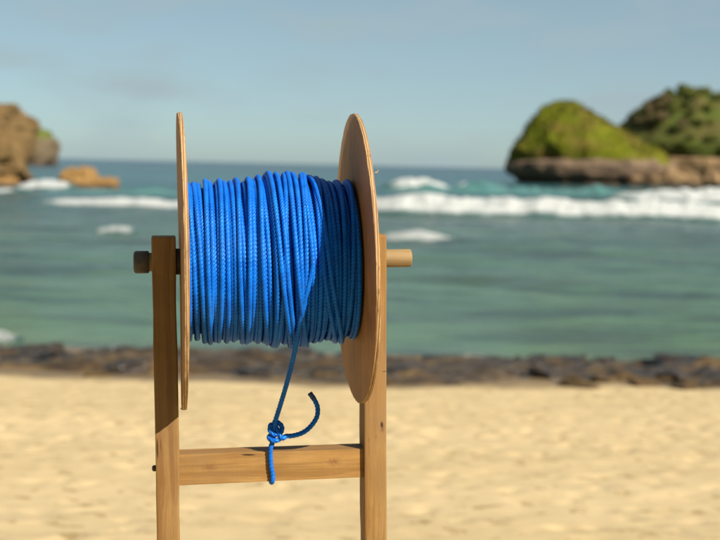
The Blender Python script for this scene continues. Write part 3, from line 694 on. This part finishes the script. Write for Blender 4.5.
tag(reel, 'wooden reel of two thin plywood discs on a dowel axle with dark cap', 'reel')

# ------------------------------------------------------------------ the rope
ROPE_R = 0.0034; LAY = 0.0215; LOBES = 4; NV = 24; STEP = 0.0012
rope = root_at('blue_rope', Vector((XR / 2, 0, -R1)))
def rope_mesh(name, P, Nn, Bn, s0=0.0, caps=False, rad=ROPE_R, NV=NV):
    PH = np.linspace(0, 2 * math.pi, NV, endpoint=False)
    seg = np.linalg.norm(np.diff(P, axis=0), axis=1); sl = s0 + np.concatenate([[0], np.cumsum(seg)])
    tw = 2 * math.pi * sl / LAY
    ph = PH[None, :]
    rr = rad * (0.63 + 0.42 * np.abs(np.cos(LOBES / 2 * (ph - tw[:, None]))) ** 0.65)      # laid strands with grooves between them
    v = P[:, None] + rr[..., None] * (Nn[:, None] * np.cos(ph)[..., None] + Bn[:, None] * np.sin(ph)[..., None])
    f = grid_faces(len(P), NV, True)
    V = v.reshape(-1, 3)
    if caps:
        V = np.concatenate([V, P[:1], P[-1:]]); m0 = len(V) - 2; k = np.arange(NV); k2 = (k + 1) % NV; b0 = (len(P) - 1) * NV
        tri = np.concatenate([np.stack([k2, k, np.full(NV, m0), np.full(NV, m0)], 1), np.stack([b0 + k, b0 + k2, np.full(NV, m0 + 1), np.full(NV, m0 + 1)], 1)])
        fl = [tuple(x) for x in f.tolist()] + [tuple(x[:3]) for x in tri.tolist()]
        return mesh(name, V, fl), sl[-1]
    return mesh(name, V, f), sl[-1]
def catmull(t, K):
    """K values at integer knots, evaluated at t"""
    K = np.asarray(K, float); i = np.clip(np.floor(t).astype(int), 0, len(K) - 2); u = t - i
    p0 = K[np.clip(i - 1, 0, len(K) - 1)]; p1 = K[i]; p2 = K[i + 1]; p3 = K[np.clip(i + 2, 0, len(K) - 1)]
    if K.ndim > 1: u = u[:, None]
    return 0.5 * (2 * p1 + (p2 - p0) * u + (2 * p0 - 5 * p1 + 4 * p2 - p3) * u ** 2 + (3 * p1 - p0 - 3 * p2 + p3) * u ** 3)
def drum_path(kx, kr, t):                     # knots every quarter turn from the top over the front
    x = catmull(t, kx); r = catmull(t, kr); th = t * math.pi / 2
    rad = np.stack([0 * th, -np.sin(th), np.cos(th)], 1)
    P = rad * r[:, None]; P[:, 0] = x
    T = np.gradient(P, axis=0); T /= np.linalg.norm(T, axis=1)[:, None]
    Nn = rad - T * (rad * T).sum(1)[:, None]; Nn /= np.linalg.norm(Nn, axis=1)[:, None]
    return P, Nn, np.cross(T, Nn)
xmin, xmax = TH / 2 + ROPE_R + 0.0008, XR - TH / 2 - ROPE_R - 0.0008
# hidden inner layers
nA = 31; t = np.linspace(0, nA * 4, int(nA * 0.62 / 0.0024))
P, Nn, Bn = drum_path(np.linspace(xmin, xmax, nA * 4 + 1), np.full(nA * 4 + 1, 0.0985), t)
link('inner_winding', rope_mesh('inner_winding', P, Nn, Bn, NV=12)[0], M_rope, rope, rinv)
# outer layer, each turn its own piece
def env(x): return np.interp(x / XR, [0, 0.12, 0.25, 0.38, 0.5, 0.62, 0.75, 0.9, 1], [0.1035, 0.1050, 0.1055, 0.1075, 0.1100, 0.1105, 0.1090, 0.1060, 0.1035])
nB = 42; kx, kr = [], []
xs = np.linspace(xmin, xmax, nB) + rng.normal(0, 0.0011, nB); xs = np.clip(xs, xmin, xmax)
lift = np.where(np.arange(nB) % 2 == 0, 0.0, 0.0021) + rng.uniform(-0.0005, 0.0009, nB); lean = rng.normal(0.0006, 0.0030, nB)
lean[(xs / XR > 0.40) & (xs / XR < 0.72)] += 0.004
for i in range(nB):
    for q_, (dx, dr) in enumerate([(-lean[i], 0), (0, 0.0003), (lean[i] * 0.8, 0.0010 + 0.0026 * rng.random()), (0, 0)]):
        kx.append(np.clip(xs[i] + dx + rng.normal(0, 0.0007), xmin, xmax)); kr.append(env(xs[i]) + lift[i] + dr + rng.normal(0, 0.0005))
kx.append(xs[-1]); kr.append(env(xs[-1]))
s_acc = 0.0
def emit(kx, kr, i0, i1, s_acc):
    for i in range(i0, i1):
        t = np.linspace(i * 4, i * 4 + 4, int(0.71 / STEP))
        tt = np.concatenate([[t[0] - (t[1] - t[0])], t, [t[-1] + (t[1] - t[0])]]); tt = np.clip(tt, 0, len(kx) - 1)
        P, Nn, Bn = drum_path(kx, kr, tt)
        me, s_acc = rope_mesh('turn', P[1:-1], Nn[1:-1], Bn[1:-1], s_acc)
        link('turn', me, M_rope, rope, rinv)
    return s_acc
s_acc = emit(kx, kr, 0, nB, s_acc)
# last turns laid loosely across the others
def xt(px): return L(px, 178, 0).x
def xf(px): return L(px, 255, -0.115).x
def xb(px): return L(px, 335, -0.02).x
cross = [(205, 208, 211, 0.1105), (219, 222, 219, 0.1110), (236, 240, 243, 0.1125), (248, 250, 247, 0.1130), (258, 263, 268, 0.1160), (266, 277, 273, 0.1175),
         (268, 281, 292, 0.1212), (276, 287, 295, 0.1198), (284, 285, 276, 0.1185), (292, 301, 302, 0.1195), (287, 297, 308, 0.1205), (316, 324, 336, 0.1130), (301, 306, 297, 0.1180), (309, 330, 342, 0.1145)]
cx_, cr_ = [], []
for i, (a, b, c_, r_) in enumerate(cross):
    nxt = cross[i + 1][0] if i + 1 < len(cross) else 303
    A_, B_, C_, N_ = xt(a), xf(b), xb(c_), xt(nxt)
    cx_ += [A_, B_, C_, (C_ + N_) / 2]; cr_ += [r_ + rng.uniform(0, .001), r_, r_ + rng.uniform(0, 0.003), r_ - 0.001]
nC = len(cross)
rl = 0.1195
cx_ += [xt(303), xf(313)]; cr_ += [rl, rl]
# last half turn: over the top, down the front, then straight off the drum to the knot
Kp = L(275.2, 421, -0.021)
dst = math.hypot(Kp.y, Kp.z); base_ang = math.atan2(-Kp.y, -Kp.z)          # angle from straight down towards the front
th_leave = math.pi - base_ang - math.acos(rl / dst)                         # measured from the top over the front
xl_ = xf(313) + (L(300, 300, -rl * math.sin(th_leave)).x - xf(313)) * 0.8
cx_ += [xl_ - 0.004]; cr_ += [rl]
s_acc = emit(cx_, cr_, 0, nC, s_acc)

def pt_frames(P):
    T = np.gradient(P, axis=0); T /= np.linalg.norm(T, axis=1)[:, None]
    n = np.cross(T[0], [0.2, 1.0, 0.3]); n /= np.linalg.norm(n); N_ = [n]
    for i in range(1, len(P)):
        n = n - T[i] * (n @ T[i]); n = n / np.linalg.norm(n); N_.append(n)
    N_ = np.array(N_); return N_, np.cross(T, N_)
def resample(P, step=STEP):
    d = np.concatenate([[0], np.cumsum(np.linalg.norm(np.diff(P, axis=0), axis=1))]); n = max(3, int(d[-1] / step)); q_ = np.linspace(0, d[-1], n)
    return np.stack([np.interp(q_, d, P[:, k]) for k in range(3)], 1)
def curve(pts, sub=40): return catmull(np.linspace(0, len(pts) - 1, (len(pts) - 1) * sub + 1), np.array([tuple(p_) for p_ in pts]))
tq = np.linspace(0, th_leave / (math.pi / 2), 160)
xs_top = np.interp(tq, [0, 0.5, 1.0, th_leave / (math.pi / 2)], [xt(303), xf(309), xf(312.5), xl_])
arc = np.stack([xs_top, -rl * np.sin(tq * math.pi / 2), rl * np.cos(tq * math.pi / 2)], 1)
lv = arc[-1]; ln = lv + (np.array(Kp) - lv) * np.linspace(0, 1, 60)[1:, None]
ln[:, 0] += 0.004 * np.sin(np.linspace(0, math.pi, 60)[1:]) 
full = np.concatenate([arc, ln]); 
for _ in range(12): full[1:-1] = (full[:-2] + 2 * full[1:-1] + full[2:]) / 4
full = resample(full); Nn, Bn = pt_frames(full)
me, s_acc = rope_mesh('hanging_strand', full, Nn, Bn, s_acc); link('hanging_strand', me, M_rope, rope, rinv)
# the hitch: standing part into the knot, down the bar's front, under and up behind it, twice round the standing part, out as the tail
def V3(px, py, y): return np.array(L(px, py, y))
yf = -0.018 - ROPE_R + 0.0003
k271 = V3(272, 482, yf)[0]; zbot = bar_z(k271, False) - ROPE_R + 0.0004; ztopb = bar_z(k271, True) + ROPE_R
down = [np.array(Kp), V3(274.2, 430, -0.0205), V3(272.6, 440, -0.021), V3(270.6, 449, -0.0222), V3(270.3, 456, yf), V3(271.0, 466, yf), V3(272.6, 475, yf), V3(272.4, 481, yf + 0.0006),
        np.array([k271, -0.011, zbot]), np.array([k271, 0.0, zbot]), np.array([k271 + .001, 0.015, zbot]), np.array([k271 + .002, 0.0217, zbot + 0.006]), np.array([k271 + .002, 0.0217, (zbot + ztopb) / 2]),
        np.array([k271 + .002, 0.0215, ztopb - 0.005]), np.array([k271 + .003, 0.012, ztopb + 0.0005])]
cl = V3(275.0, 438, -0.0205); cu = V3(276.0, 429, -0.0205)
wrap = []
def ring(c0, rr_, tilt, a0, a1, n, dz):       # ring about the standing part, its near side dipping by tilt
    for a in np.linspace(a0, a1, n):
        X_ = rr_ * math.cos(a); Y_ = rr_ * math.sin(a)
        wrap.append(c0 + np.array([X_, Y_ * math.cos(tilt), Y_ * math.sin(tilt) + dz * (a - a0) / (a1 - a0)]))
ring(cl, 0.0082, R(28), R(100), R(100 + 320), 9, 0.003)
ring(cu, 0.0086, R(62), R(130), R(130 + 330), 9, 0.001)
exitp = [V3(281.5, 437.5, -0.029), V3(286, 436, -0.026)]
tail = [V3(286, 436, -0.026), V3(293, 435.7, -0.025), V3(303, 432.5, -0.024), V3(311, 426, -0.023), V3(316.8, 417, -0.022), V3(317.6, 408, -0.021), V3(314.8, 400.5, -0.021), V3(310, 393.5, -0.021)]
hp = resample(curve(down + wrap + exitp)); Nn, Bn = pt_frames(hp)
me, s_acc = rope_mesh('hitch_knot', hp, Nn, Bn, s_acc, True); link('hitch_knot', me, M_rope, rope, rinv)
tp = resample(curve(tail)); Nn, Bn = pt_frames(tp)
me, s_acc = rope_mesh('tail', tp, Nn, Bn, s_acc, True); tl = link('tail', me, M_rope, rope, rinv)
ep = tp[-10:]; Nn, Bn = pt_frames(ep)
me, _ = rope_mesh('burnt_end', ep + (ep[-1] - ep[-2]) * 0.6, Nn, Bn, s_acc, True, ROPE_R * 1.06); o = link('burnt_end', me, M_burnt, tl)
tag(rope, 'bright blue twisted rope wound on the reel, its end knotted round the crossbar', 'rope')
